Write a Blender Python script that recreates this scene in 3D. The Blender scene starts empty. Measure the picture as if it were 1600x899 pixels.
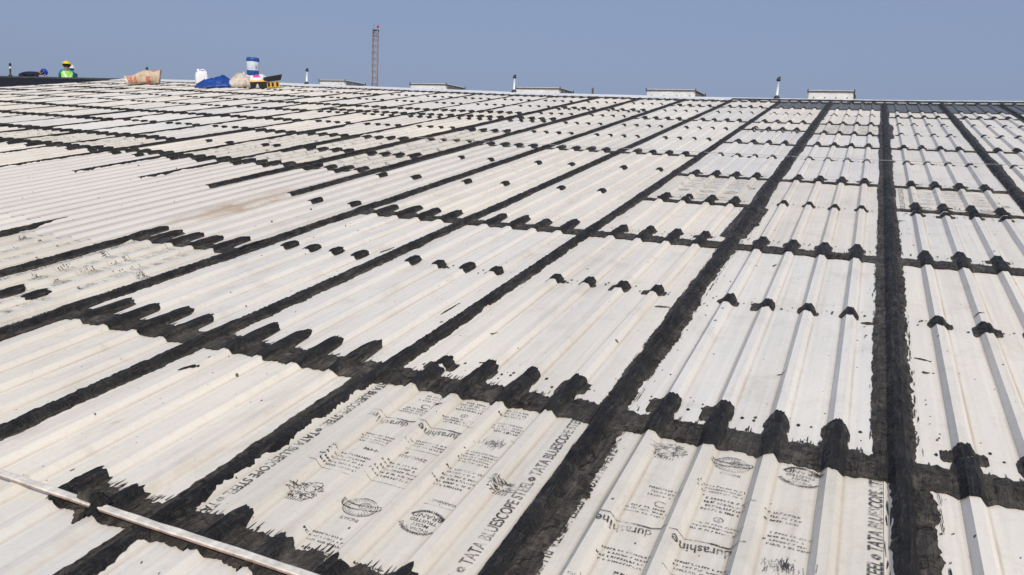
import bpy, bmesh, math, random
from mathutils import Vector, Matrix, noise
random.seed(7)
scene = bpy.context.scene
C = scene.collection
R = math.radians
PI = math.pi

# ------------------------------------------------------------------ camera, sky, sun, exposure
ALPHA = R(9.0)                 # pitch of the roof
CA, SA = math.cos(ALPHA), math.sin(ALPHA)
HR = 9.0                       # height of the roof below the camera
EYE = 1.3943                   # camera above the roof, square to it
def W(x, y, z=0.0):            # roof coordinates (right, up the slope, off the sheet) -> world
    return Vector((x, y*CA - z*SA, HR + y*SA + z*CA))
def Wd(v): return Vector((v[0], v[1]*CA - v[2]*SA, v[1]*SA + v[2]*CA))
right = Wd((0.90887306, 0.41680588, -0.01492043))
up = -Wd((0.11635932, -0.28775825, -0.95060807))
back = -Wd((-0.40051251, 0.86224593, -0.31003497))
cam_d = bpy.data.cameras.new('camera'); cam = bpy.data.objects.new('camera', cam_d); C.objects.link(cam)
m = Matrix((right, up, back)).transposed().to_4x4(); m.translation = W(0, 0, EYE)
cam.matrix_world = m
cam_d.sensor_width = 36; cam_d.lens = 36*1192.94/1600; cam_d.clip_start = 0.05; cam_d.clip_end = 8000
scene.camera = cam

SUN_EL, SUN_AZ = R(39), R(31)            # azimuth measured from straight behind the slope towards the right
sdir = Vector((math.sin(SUN_AZ)*math.cos(SUN_EL), -math.cos(SUN_AZ)*math.cos(SUN_EL), math.sin(SUN_EL)))
world = bpy.data.worlds.new('World'); scene.world = world; world.use_nodes = True
wn = world.node_tree; bg = wn.nodes['Background']
sky = wn.nodes.new('ShaderNodeTexSky'); sky.sky_type = 'NISHITA'; sky.sun_disc = False
sky.sun_elevation = SUN_EL; sky.sun_rotation = PI - SUN_AZ
sky.altitude = 0; sky.air_density = 1.0; sky.dust_density = 3.5; sky.ozone_density = 2.0
tint = wn.nodes.new('ShaderNodeMix'); tint.data_type = 'RGBA'; tint.blend_type = 'MULTIPLY'; tint.inputs[0].default_value = 1; tint.inputs[7].default_value = (.70, .67, .81, 1)
veil = wn.nodes.new('ShaderNodeMix'); veil.data_type = 'RGBA'; veil.inputs[0].default_value = .74; veil.inputs[7].default_value = (2.64, 3.38, 4.95, 1)   # even dust veil over the whole sky
wn.links.new(sky.outputs[0], tint.inputs[6]); wn.links.new(tint.outputs[2], veil.inputs[6]); wn.links.new(veil.outputs[2], bg.inputs[0]); bg.inputs[1].default_value = 0.11
sun_d = bpy.data.lights.new('sun', 'SUN'); sun_d.energy = 3.08; sun_d.angle = R(0.53); sun_d.color = (1.0, 0.928, 0.82)
sun = bpy.data.objects.new('sun', sun_d); C.objects.link(sun)
sun.rotation_euler = sdir.to_track_quat('Z', 'Y').to_euler(); sun.location = (20, -20, 40)
vs = scene.view_settings; vs.view_transform = 'Standard'; vs.look = 'None'; vs.gamma = 1; vs.exposure = 0.0; vs.use_curve_mapping = False

# ------------------------------------------------------------------ helpers
def n1(t, s=0.0): return noise.noise(Vector((t, s*7.31+0.37, 1.7)))
def interp(x, T):
    if x <= T[0][0]: return T[0][1]
    for (a, b), (c, d) in zip(T, T[1:]):
        if x <= c: return b + (d-b)*(x-a)/(c-a)
    return T[-1][1]
ZT = [(-41,.40),(-29.2,.345),(-21.2,.28),(-16.3,.228),(-14.3,.175),(-12,.127),(-9.6,.078),(-8,.042),(-5.1,.018),(-3,0),(.2,0),(1.2,.006),(2.3,.018),(3.5,.035),(12,.08)]
def zo(x): return sum(interp(x+d, ZT) for d in (-.5, -.25, 0, .25, .5))/5     # the slope is not quite true: it lifts a little to the left
X0, PITCH, COLW, PUR, RIDGE = 0.2261, 0.204, 1.02, 1.363, 18.1
RB = (.0365, .0155)                       # half widths of a rib at foot and crest
RH = .027
def prof(x):
    t = (x - X0) % PITCH
    d = min(t, PITCH-t)
    if d < RB[1]: return RH
    if d < RB[0]: return RH*(RB[0]-d)/(RB[0]-RB[1])
    q = abs(t - PITCH/2)
    return .0016*max(0, min(1, (.040-q)/.014))
BREAK = sorted([s*b for s in (-1, 1) for b in (.0155, .0365)] )
def seam(c): return X0 + COLW*c

def tag(o, label=None, cat=None, group=None, kind=None):
    if label: o['label'] = label
    if cat: o['category'] = cat
    if group: o['group'] = group
    if kind: o['kind'] = kind
    return o
def mesh(name, v, f, mats=(), smooth=False, weld=False, mi=None):
    me = bpy.data.meshes.new(name); me.from_pydata([tuple(p) for p in v], [], f)
    for mt in mats: me.materials.append(mt)
    if mi:
        for p, i in zip(me.polygons, mi): p.material_index = i
    if weld:
        bm = bmesh.new(); bm.from_mesh(me); bmesh.ops.remove_doubles(bm, verts=bm.verts, dist=2e-5); bm.to_mesh(me); bm.free()
    if smooth:
        me.polygons.foreach_set('use_smooth', [True]*len(me.polygons))
        if mats and mats[0] and mats[0].name.startswith('black_bitumen'): me.set_sharp_from_angle(angle=R(24))
    me.update(); return me
def link(name, me, parent=None, loc=(0,0,0), rot=(0,0,0)):
    o = bpy.data.objects.new(name, me); C.objects.link(o)
    if parent: o.parent = parent
    o.location = loc; o.rotation_euler = rot
    return o
def empty(name, loc, rot=(0,0,0)):
    o = link(name, None, None, loc, rot); o.empty_display_size = .2; return o
class MB:
    def __init__(s): s.v = []; s.f = []
    def add(s, v, f):
        b = len(s.v); s.v += [tuple(p) for p in v]; s.f += [tuple(i+b for i in q) for q in f]
    def box(s, c, d, rz=0.0, tw=(1,1)):
        x, y, z = d[0]/2, d[1]/2, d[2]/2; cs, sn = math.cos(rz), math.sin(rz); v = []
        for sz in (-1, 1):
            k = tw if sz > 0 else (1,1)
            for sx, sy in ((-1,-1),(1,-1),(1,1),(-1,1)):
                a, b = sx*x*k[0], sy*y*k[1]; v.append((c[0]+a*cs-b*sn, c[1]+a*sn+b*cs, c[2]+sz*z))
        s.add(v, [(3,2,1,0),(4,5,6,7),(0,1,5,4),(1,2,6,5),(2,3,7,6),(3,0,4,7)])
    def tube(s, pts, r, n=8, caps=True):
        pts = [Vector(p) for p in pts]; rr = r if isinstance(r, (list, tuple)) else [r]*len(pts)
        v = []; f = []
        for i, p in enumerate(pts):
            t = (pts[min(i+1, len(pts)-1)] - pts[max(i-1, 0)]).normalized()
            a = t.cross(Vector((0,0,1)) if abs(t.z) < .9 else Vector((1,0,0))).normalized(); b = t.cross(a)
            for k in range(n):
                q = 2*PI*k/n; v.append(p + (a*math.cos(q) + b*math.sin(q))*rr[i])
        for i in range(len(pts)-1):
            for k in range(n):
                k2 = (k+1) % n; f.append((i*n+k, i*n+k2, (i+1)*n+k2, (i+1)*n+k))
        if caps: f.append(tuple(range(n))); f.append(tuple((len(pts)-1)*n + k for k in reversed(range(n))))
        s.add(v, f)
    def lathe(s, prof_, c=(0,0,0), n=24):
        v = []; f = []
        for r, z in prof_:
            for k in range(n): q = 2*PI*k/n; v.append((c[0]+r*math.cos(q), c[1]+r*math.sin(q), c[2]+z))
        for i in range(len(prof_)-1):
            for k in range(n): k2 = (k+1) % n; f.append((i*n+k, i*n+k2, (i+1)*n+k2, (i+1)*n+k))
        s.add(v, f)
    def build(s, name, mat, parent=None, smooth=False, loc=(0,0,0), rot=(0,0,0)):
        return link(name, mesh(name, s.v, s.f, [mat] if mat else [], smooth), parent, loc, rot)

# ------------------------------------------------------------------ materials
def newmat(name):
    mt = bpy.data.materials.new(name); mt.use_nodes = True
    nt = mt.node_tree; b = nt.nodes['Principled BSDF']
    return mt, nt, b
def nd(nt, t, **k):
    n = nt.nodes.new(t)
    for a, v in k.items():
        if a.startswith('i_'): n.inputs[a[2:].replace('_', ' ')].default_value = v
        else: setattr(n, a, v)
    return n
def ramp(nt, src, p0, c0, p1, c1):
    r = nd(nt, 'ShaderNodeMapRange'); r.inputs[1].default_value = p0; r.inputs[2].default_value = p1
    r.inputs[3].default_value = c0; r.inputs[4].default_value = c1; r.clamp = True
    nt.links.new(src, r.inputs[0]); return r.outputs[0]
def mth(nt, op, a, b=None, c=None):
    n = nd(nt, 'ShaderNodeMath', operation=op)
    for i, q in enumerate((a, b, c)):
        if q is None: continue
        if isinstance(q, (int, float)): n.inputs[i].default_value = q
        else: nt.links.new(q, n.inputs[i])
    return n.outputs[0]
def mix(nt, fac, a, b, mode='MIX'):
    n = nd(nt, 'ShaderNodeMix', data_type='RGBA', blend_type=mode)
    for q, i in ((fac, 0), (a, 6), (b, 7)):
        if isinstance(q, (int, float)): n.inputs[i].default_value = q
        elif isinstance(q, tuple): n.inputs[i].default_value = (*q, 1)
        else: nt.links.new(q, n.inputs[i])
    return n.outputs[2]
def coords(nt, scale=(1,1,1)):
    tc = nd(nt, 'ShaderNodeTexCoord'); mp = nd(nt, 'ShaderNodeMapping'); mp.inputs['Scale'].default_value = scale
    nt.links.new(tc.outputs['Object'], mp.inputs[0]); return mp.outputs[0]
def ntex(nt, vec, scale, detail=3, rough=.55, dist=0):
    n = nd(nt, 'ShaderNodeTexNoise'); n.inputs['Scale'].default_value = scale; n.inputs['Detail'].default_value = detail
    n.inputs['Roughness'].default_value = rough; n.inputs['Distortion'].default_value = dist
    nt.links.new(vec, n.inputs['Vector']); return n.outputs['Fac']
def bump(nt, b, h, strength, dist):
    n = nd(nt, 'ShaderNodeBump'); n.inputs['Strength'].default_value = strength; n.inputs['Distance'].default_value = dist
    nt.links.new(h, n.inputs['Height']); nt.links.new(n.outputs[0], b.inputs['Normal'])

def make_sheet_mat():
    mt, nt, b = newmat('coated_roof_sheet'); L = nt.links.new
    oi = nd(nt, 'ShaderNodeObjectInfo')
    v = coords(nt); vy = coords(nt, (9, .55, 9)); vs_ = coords(nt, (60, 3, 60))
    big = ntex(nt, coords(nt, (1.4, .6, 1)), 1.0, 3)
    col = mix(nt, 1.0, oi.outputs['Color'], mix(nt, ramp(nt, big, .3, 0, .7, 1), (.90,.90,.92), (1.03,1.01,.985)), 'MULTIPLY')
    streak = ntex(nt, vy, 1.0, 4, .6)
    col = mix(nt, ramp(nt, streak, .46, 0, .75, .45), col, mix(nt, 1.0, col, (.80,.775,.74), 'MULTIPLY'))
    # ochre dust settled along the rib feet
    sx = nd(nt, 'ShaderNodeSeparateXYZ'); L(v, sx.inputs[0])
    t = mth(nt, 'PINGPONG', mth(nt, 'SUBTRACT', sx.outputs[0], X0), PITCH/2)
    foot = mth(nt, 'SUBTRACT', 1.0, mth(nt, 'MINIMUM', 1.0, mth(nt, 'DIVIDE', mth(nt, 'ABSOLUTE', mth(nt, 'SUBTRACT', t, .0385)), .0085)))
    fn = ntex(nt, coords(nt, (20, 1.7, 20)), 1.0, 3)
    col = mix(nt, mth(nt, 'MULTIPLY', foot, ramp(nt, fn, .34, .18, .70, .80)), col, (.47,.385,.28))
    fine = ntex(nt, v, 45, 4, .7)
    col = mix(nt, ramp(nt, fine, .50, 0, .78, .34), col, mix(nt, 1.0, col, (.72,.69,.64), 'MULTIPLY'))
    # grime and footmarks
    gr = ntex(nt, coords(nt, (2.2, 1.6, 1)), 2.0, 6, .65, .8)
    col = mix(nt, ramp(nt, gr, .52, 0, .74, .55), col, mix(nt, 1.0, col, (.74,.71,.66), 'MULTIPLY'))
    sc_ = ntex(nt, coords(nt, (26, 5, 10)), 1.0, 6, .75, 1.5)                       # scuffs
    col = mix(nt, ramp(nt, sc_, .63, 0, .70, .45), col, mix(nt, 1.0, col, (.62,.59,.55), 'MULTIPLY'))
    wash = ntex(nt, coords(nt, (34, .8, 20)), 1.0, 5, .7)                           # wash streaks down the slope
    col = mix(nt, ramp(nt, wash, .56, 0, .70, .40), col, mix(nt, 1.0, col, (.80,.74,.66), 'MULTIPLY'))
    # settled dust on the sheets that are still to be coated (alpha carries how dusty the sheet is)
    dn = ntex(nt, coords(nt, (1.6, .45, 1)), 2.2, 5, .6, .6)
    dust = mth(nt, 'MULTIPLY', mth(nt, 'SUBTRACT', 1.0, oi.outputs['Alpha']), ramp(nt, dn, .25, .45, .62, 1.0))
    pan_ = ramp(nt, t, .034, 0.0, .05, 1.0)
    dcol = mix(nt, pan_, (.72,.68,.63), mix(nt, ramp(nt, streak, .35, 0, .65, 1), (.60,.55,.51), (.43,.375,.34)))  # dust kept darker in pans, lighter on ribs, to paint in rib shading
    dcol = mix(nt, mth(nt, 'MULTIPLY', foot, .75), dcol, (.27,.22,.18))  # foot line deepened too: rib shading put into the dust colour
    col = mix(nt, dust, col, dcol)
    # flecks of sealant dropped by the brush
    for sc, th, seed in ((26, .115, 0.0), (60, .13, 5.3)):
        vo = nd(nt, 'ShaderNodeTexVoronoi', feature='F1'); vo.inputs['Scale'].default_value = sc; vo.inputs['Randomness'].default_value = 1
        mp = nd(nt, 'ShaderNodeMapping'); mp.inputs['Location'].default_value = (seed, seed, 0); mp.inputs['Scale'].default_value = (1, .55, .2)
        dis = nd(nt, 'ShaderNodeVectorMath', operation='ADD')
        nn = nd(nt, 'ShaderNodeTexNoise'); nn.inputs['Scale'].default_value = 30; nn.inputs['Detail'].default_value = 2
        L(v, nn.inputs['Vector']); sc2 = nd(nt, 'ShaderNodeVectorMath', operation='SCALE'); sc2.inputs['Scale'].default_value = .02
        L(nn.outputs['Color'], sc2.inputs[0]); L(v, dis.inputs[0]); L(sc2.outputs[0], dis.inputs[1]); L(dis.outputs[0], mp.inputs[0]); L(mp.outputs[0], vo.inputs['Vector'])
        sel = nd(nt, 'ShaderNodeSeparateColor'); L(vo.outputs['Color'], sel.inputs[0])
        pick = mth(nt, 'MULTIPLY', mth(nt, 'GREATER_THAN', sel.outputs[0], .93), mth(nt, 'LESS_THAN', vo.outputs['Distance'], mth(nt, 'MULTIPLY', sel.outputs[1], th*1.6)))
        col = mix(nt, mth(nt, 'MULTIPLY', pick, .85), col, (.035,.03,.03))
    # one brown spill that has dried on the dusty sheets at the left
    sub = nd(nt, 'ShaderNodeVectorMath', operation='SUBTRACT'); sub.inputs[1].default_value = (-4.93, 5.05, 0); L(v, sub.inputs[0])
    mp = nd(nt, 'ShaderNodeMapping'); mp.inputs['Scale'].default_value = (3.4, .95, 0); L(sub.outputs[0], mp.inputs[0])
    ln = nd(nt, 'ShaderNodeVectorMath', operation='LENGTH'); L(mp.outputs[0], ln.inputs[0])
    sp = mth(nt, 'MULTIPLY', ramp(nt, ln.outputs['Value'], .35, 1.0, 1.0, 0.0), ramp(nt, ntex(nt, coords(nt, (14, 2.2, 1)), 1.0, 5, .65, .5), .36, 0, .62, .85))
    col = mix(nt, sp, col, (.40,.29,.18))
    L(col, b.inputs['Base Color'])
    L(ramp(nt, fine, .3, .42, .7, .62), b.inputs['Roughness']); b.inputs['Specular IOR Level'].default_value = .3
    h = mth(nt, 'ADD', mth(nt, 'MULTIPLY', ntex(nt, coords(nt, (7, 1.2, 7)), 1.0, 3), .9), mth(nt, 'MULTIPLY', fine, .10))
    bump(nt, b, h, .55, .014)
    return mt
M_SHEET = make_sheet_mat()

def make_sealant(name, x0):
    mt, nt, b = newmat(name); L = nt.links.new
    v = coords(nt); br = coords(nt, (70, 8, 30))
    a = ntex(nt, v, 7, 5, .65, .4); s = ntex(nt, br, 1.0, 4, .7); f = ntex(nt, v, 130, 3, .7); e = ntex(nt, v, 22, 4, .6, 1.2)
    sx = nd(nt, 'ShaderNodeSeparateXYZ'); L(v, sx.inputs[0])
    t = mth(nt, 'PINGPONG', mth(nt, 'SUBTRACT', sx.outputs[0], x0), PITCH/2)
    pan = ramp(nt, t, .030, 0.0, .044, 1.0)                       # the thin coat in the pans has gone dusty brown, the thick coat on the ribs stays black
    thick = mix(nt, ramp(nt, a, .35, 0, .68, 1), (.012,.0115,.012), (.033,.031,.029))
    thin = mix(nt, ramp(nt, a, .35, 0, .68, 1), (.030,.026,.023), (.058,.051,.043))
    thin = mix(nt, ramp(nt, s, .46, 0, .66, .9), thin, (.105,.088,.068))
    d2 = ntex(nt, v, 11, 6, .7, .8)
    thin = mix(nt, ramp(nt, d2, .54, 0, .68, .75), thin, (.155,.132,.105))
    thin = mix(nt, ramp(nt, e, .54, 0, .64, .9), thin, (.012,.0105,.0105))
    thick = mix(nt, ramp(nt, s, .54, 0, .70, .65), thick, (.088,.078,.065))
    thick = mix(nt, ramp(nt, d2, .60, 0, .72, .6), thick, (.11,.098,.082))
    worn = ramp(nt, ntex(nt, coords(nt, (3, 1.6, 2)), 1.0, 5, .7, .6), .48, 0, .70, .75)      # stretches where the coat has worn thin
    thin = mix(nt, worn, thin, mix(nt, ramp(nt, d2, .42, 0, .60, 1), (.060,.054,.047), (.185,.165,.14)))
    thick = mix(nt, mth(nt, 'MULTIPLY', worn, .7), thick, mix(nt, ramp(nt, s, .42, 0, .60, 1), (.024,.023,.022), (.105,.094,.08)))
    col = mix(nt, pan, thick, thin)
    col = mix(nt, ramp(nt, f, .66, 0, .76, .40), col, (.28,.255,.21))
    L(col, b.inputs['Base Color']); L(ramp(nt, e, .35, .38, .65, .85), b.inputs['Roughness'])
    b.inputs['Specular IOR Level'].default_value = .24
    bump(nt, b, mth(nt, 'ADD', s, mth(nt, 'MULTIPLY', e, 1.0)), 1.0, .014)
    return mt
M_SEAL = make_sealant('black_bitumen_sealant', X0); M_SEALD = make_sealant('black_bitumen_dab', 0.0)

def simple(name, col, rough=.6, var=.12, scale=8, metal=0.0, bmp=.15, spec=.4):
    mt, nt, b = newmat(name); v = coords(nt)
    n_ = ntex(nt, v, scale, 5, .6)
    c0 = tuple(max(0, q*(1-var)) for q in col); c1 = tuple(min(1, q*(1+var)) for q in col)
    nt.links.new(mix(nt, ramp(nt, n_, .3, 0, .7, 1), c0, c1), b.inputs['Base Color'])
    b.inputs['Roughness'].default_value = rough; b.inputs['Metallic'].default_value = metal; b.inputs['Specular IOR Level'].default_value = spec
    if bmp: bump(nt, b, ntex(nt, v, scale*4, 3), bmp, .01)
    return mt
M_INK = simple('faded_print_ink', (.05,.048,.052), .7, .4, 40, bmp=0)
def wear_ink(mt):
    nt = mt.node_tree; b = nt.nodes['Principled BSDF']; out = nt.nodes['Material Output']
    tr = nd(nt, 'ShaderNodeBsdfTransparent'); ms = nd(nt, 'ShaderNodeMixShader'); v = coords(nt)
    f = mth(nt, 'ADD', mth(nt, 'MULTIPLY', ntex(nt, v, 14, 3), .6), mth(nt, 'MULTIPLY', ntex(nt, v, 150, 3, .7), .6))
    nt.links.new(ramp(nt, f, .53, .06, .72, .94), ms.inputs[0]); nt.links.new(b.outputs[0], ms.inputs[1]); nt.links.new(tr.outputs[0], ms.inputs[2]); nt.links.new(ms.outputs[0], out.inputs[0])
wear_ink(M_INK)
M_INK2 = simple('almost_worn_off_print', (.20,.19,.18), .8, .3, 30, bmp=0); wear_ink(M_INK2)
M_CAP = simple('white_ridge_flashing', (.80,.80,.79), .4, .06, 5)
M_GREYSH = None
M_VENT = simple('weathered_white_panel', (.66,.66,.63), .5, .14, 7)
M_VENTDK = simple('rusted_vent_rim', (.085,.070,.066), .7, .4, 14)
M_VENTTOP = simple('dusty_vent_top', (.58,.57,.54), .6, .15, 9)
M_LOUV = simple('brown_stained_louvre', (.27,.21,.16), .7, .35, 12)
M_PIPE = simple('white_plastic_pipe', (.82,.83,.84), .35, .04, 10, bmp=0)
M_BLACK = simple('black_rubber_fitting', (.03,.03,.035), .6, .3, 20)
M_STEELP = simple('faded_red_white_tower_steel', (.36,.27,.26), .6, .25, .35, bmp=0)
M_STEELG = simple('dull_tower_bracing', (.20,.22,.25), .6, .2, 2, bmp=0)
M_RED = simple('red_lamp_glass', (.55,.03,.07), .3, .1, 5, bmp=0)
M_BATTEN = simple('chalky_white_batten', (.68,.64,.57), .9, .24, 30, spec=.1)
M_BATTENR = simple('red_brown_batten_edge', (.36,.25,.20), .8, .35, 30)
M_ROPE = simple('thin_grey_line', (.42,.41,.40), .7, .25, 30, bmp=0)
M_GROUND = simple('dusty_ground', (.24,.19,.14), .9, .25, .02, bmp=.1)
M_WALL = simple('painted_factory_wall', (.55,.54,.50), .7, .1, .8)
M_FAR = simple('far_roof_sheet', (.62,.61,.58), .5, .1, 1)

# ------------------------------------------------------------------ ground and factory building
g = 2500
gr = link('ground', mesh('ground', [(-g,-g,0),(g,-g,0),(g,g,0),(-g,g,0)], [(0,1,2,3)], [M_GROUND])); tag(gr, 'dusty brown ground around the factory', kind='structure')

B = empty('factory_building', (0,0,0))
tag(B, 'long factory roof of white ribbed steel sheets sealed with black bitumen', 'building')
ROT = (ALPHA, 0, 0)
def part(name, me, parent=None, p=(0,0,0)):
    """a part given in roof coordinates"""
    if parent is None or parent is B: return link(name, me, B, W(*p), ROT)
    return link(name, me, parent)
YE = -4.0                         # eaves
XL, XR = seam(-34)-.04, seam(9)-.04
# walls and the far slope
ey, ez = YE*CA, HR + YE*SA
ry, rz = RIDGE*CA, HR + RIDGE*SA
fy = ry + (ry - ey)
def wallbox(name, x0, x1, y0, y1, z0, z1):
    mb = MB(); mb.box(((x0+x1)/2, (y0+y1)/2, (z0+z1)/2), (x1-x0, y1-y0, z1-z0)); return mb.build(name, M_WALL, B)
wallbox('wall', XL+.3, XR-.3, ey+.4, ey+.6, 0, ez-.12)
wallbox('wall', XL+.3, XR-.3, fy-.6, fy-.4, 0, ez-.12)
for xx in (XL+.3, XR-.5):
    pts = [(ey+.6, 0), (fy-.6, 0), (fy-.6, ez-.15), (ry, rz-.2), (ey+.6, ez-.15)]
    v = [(xx, a, b) for a, b in pts] + [(xx+.2, a, b) for a, b in pts]
    link('wall', mesh('wall', v, [(4,3,2,1,0),(5,6,7,8,9)] + [(i, (i+1) % 5, 5+(i+1) % 5, 5+i) for i in range(5)], [M_WALL]), B)
# far slope: ribbed sheets falling away behind the ridge, one per bay of six metres
def far_z(x, yw): return rz - (yw - ry)*math.tan(ALPHA) + zo(x)*CA
k = -34
while k < 9:
    k2 = min(9, k+6); xs = []
    for j in range(int((k2-k)*5)):
        s = seam(k) + j*PITCH
        xs += [s-RB[0], s-RB[1], s+RB[1], s+RB[0]]
    v = []; f = []
    for yw in (ry+.02, fy):
        v += [(x, yw, far_z(x, yw) + prof(x)*CA - .01) for x in xs]
    n = len(xs)
    f = [(i, i+1, n+i+1, n+i) for i in range(n-1)]
    link('far_roof_sheet', mesh('far_roof_sheet', v, f, [M_FAR]), B); k = k2

# ------------------------------------------------------------------ roof sheets
WHITE, CREAM, GREYW, PRINT, DARKG, BLACKC = (.79,.762,.69), (.81,.768,.68), (.75,.742,.71), (.74,.705,.62), (.125,.135,.15), (.012,.012,.018)
def make_sheet(c, y0, y1, col, dust=0.0, lift=.004):
    s = seam(c); xs = [-.048]
    for j in range(5):
        t = j*PITCH; xs += [t-RB[0], t-RB[1], t+RB[1], t+RB[0], t+.062, t+.076, t+.128, t+.142]
    xs.append(COLW-.0375)
    v = []; n = len(xs); ys = [y0, (y0+y1)/2, y1+.10]
    for y in ys:
        for i, dx in enumerate(xs):
            x = s+dx; z = prof(x) + zo(x) + lift*(1-(y-y0)/(y1-y0+.1)) + (.002 if i < 5 else 0)
            if i == 0: z = zo(x) + .003 + lift*(1-(y-y0)/(y1-y0+.1))
            v.append((x, y, z))
    f = [(r*n+i, r*n+i+1, (r+1)*n+i+1, (r+1)*n+i) for r in range(2) for i in range(n-1)]
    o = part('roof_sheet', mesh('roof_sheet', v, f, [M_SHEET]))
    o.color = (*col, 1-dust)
    return o

# sealed end laps (L) and screw rows (d) of each column, counted in purlins up from the camera; which ribs carry a dab
ALL = (1,2,3,4); ODD = (1,3); EVEN = (2,4)
LAP = {0:[1,2,4,5.2,6,8,11], -1:[1,2,4,6,8,9,10], -2:[1,2,4,5,6,8,9.2,10], -3:[1,2,4,7,10,12], -4:[2,4,7,10,12],
       -5:[3,7,11], -6:[5.2,6,8,9.4,11], -7:[5.2,6.05,7,9.38,10], -8:[5.2,7,9.38,10], -9:[5.25,7,9.38,10], -10:[5.2,6,8,9.37,10],
       -11:[5.2,6,8,9.05,10], -12:[5.2,6,8,10,12], -13:[6,7,8,11], -14:[6,7,8,11], -15:[6,7,8,11], -16:[5.2,7,8,11], -17:[7,8,11], -18:[6,7,8,10], -19:[7,8,11], -20:[7,9,11], -21:[7,8,10], -22:[8,10]}
DAB = {0:[3,(4.97,ALL),7,9,10], -1:[3,5,7,11], -2:[3,7,8.95,11], -3:[3,(5,ODD),(6,EVEN),8,9,11], -4:[3,(5,ODD),(6,EVEN),8,9,11],
       -5:[(1.93,(2,3)),(4,EVEN),(5,ODD),(6,EVEN),8,9,10,10.7,12], -6:[(5,ODD),7,9,10,10.7,12], -7:[(5,ODD),(6.0,(2,3)),8,9,11,12],
       -8:[(5,ODD),(6,(2,3)),8,9,11,12], -9:[(5,ODD),(6,EVEN),8,9,11,12], -10:[(5,EVEN),7,9,11,12], -11:[(5,ODD),7,11,12],
       -12:[(5,EVEN),7,9,11], -13:[5,9,10,12], -14:[9,10,12], -15:[9,10,12], -16:[9,10,12], -17:[6,9,10,12], -18:[9,11,12], -19:[9,10,12], -20:[8,10,12], -21:[9,11,12], -22:[9,11,12]}
DARKTOP = {c: 11.75 for c in range(0, 10)}; DARKTOP[-1] = 12.0; DARKTOP[-2] = 12.0
PRINTED = {(0,5.2), (-1,1), (-2,1), (-2,5), (-1,9), (-5,0), (-6,5.2), (-6,6), (-7,5.2), (-7,6.05), (-8,5.2), (-10,5.2), (-11,5.2), (-12,5.2), (-6,0)}
GREYS = {(-1,2):.3, (-1,8):1, (-1,6):.8, (-2,6):1, (-2,8):.9, (-3,10):.6, (-3,7):.15, (-4,10):.5, (-6,8):1, (-7,10):.8, (-8,10):.9, (-9,10):.9, (-10,8):.3, (-11,8):1, (-12,8):.9, (-13,8):.6, (-10,6):.9, (-11,6):1, (-12,6):1, (-13,6):.9, (-14,6):.8, (-14,8):.5, (-10,10):.8, (-11,10):.9, (0,6):.6, (0,4):.1, (-2,2):.25, (-4,2):.5, (-3,2):.5, (-13,7):.9, (-16,8):.6}
SHEETS = {}
for c in range(-34, 9):
    r = random.Random(c*31+5)
    if c < -22:
        SHEETS[(c,0)] = make_sheet(c, YE, RIDGE, BLACKC, 0, 0); continue
    laps = LAP.get(c, [2,4,6,8,11]); edges = [(0, YE)]
    if c in (-6,-7,-8,-9,-10): edges += [(2.7, 3.62 + .03*(c+6))]
    if c in (-7,-8,-9,-10): edges[-1] = (2.9, 3.95)
    edges += [(p, p*PUR-(.18 if p > 1 else .02)) for p in laps]
    if c in DARKTOP: edges.append(('top', DARKTOP[c]*PUR-.12))
    edges.append((99, RIDGE))
    for (p, y0), (_, y1) in zip(edges, edges[1:]):
        base = WHITE if r.random() < .5 else CREAM
        if (c,p) in GREYS: a = GREYS[(c,p)]*.75; base = tuple(q*(1-a)+w*a for q, w in zip(base, GREYW))
        if (c,p) in PRINTED: base = PRINT if p not in (5, 5.2) or c < -3 else tuple(.5*q+.5*w for q, w in zip(PRINT, base))
        if p == 'top': base = DARKG
        f_ = r.uniform(.96, 1.03); base = tuple(q*f_ for q in base)
        dust = 0
        if c in (-6,-7,-8,-9) and p in (2.7, 2.9): dust = .8
        if c in (-7,-8,-9,-10) and p == 0: dust = .45
        if c == -5 and p == 3: dust = .30
        SHEETS[(c,p)] = make_sheet(c, y0, y1, base, dust)

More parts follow.
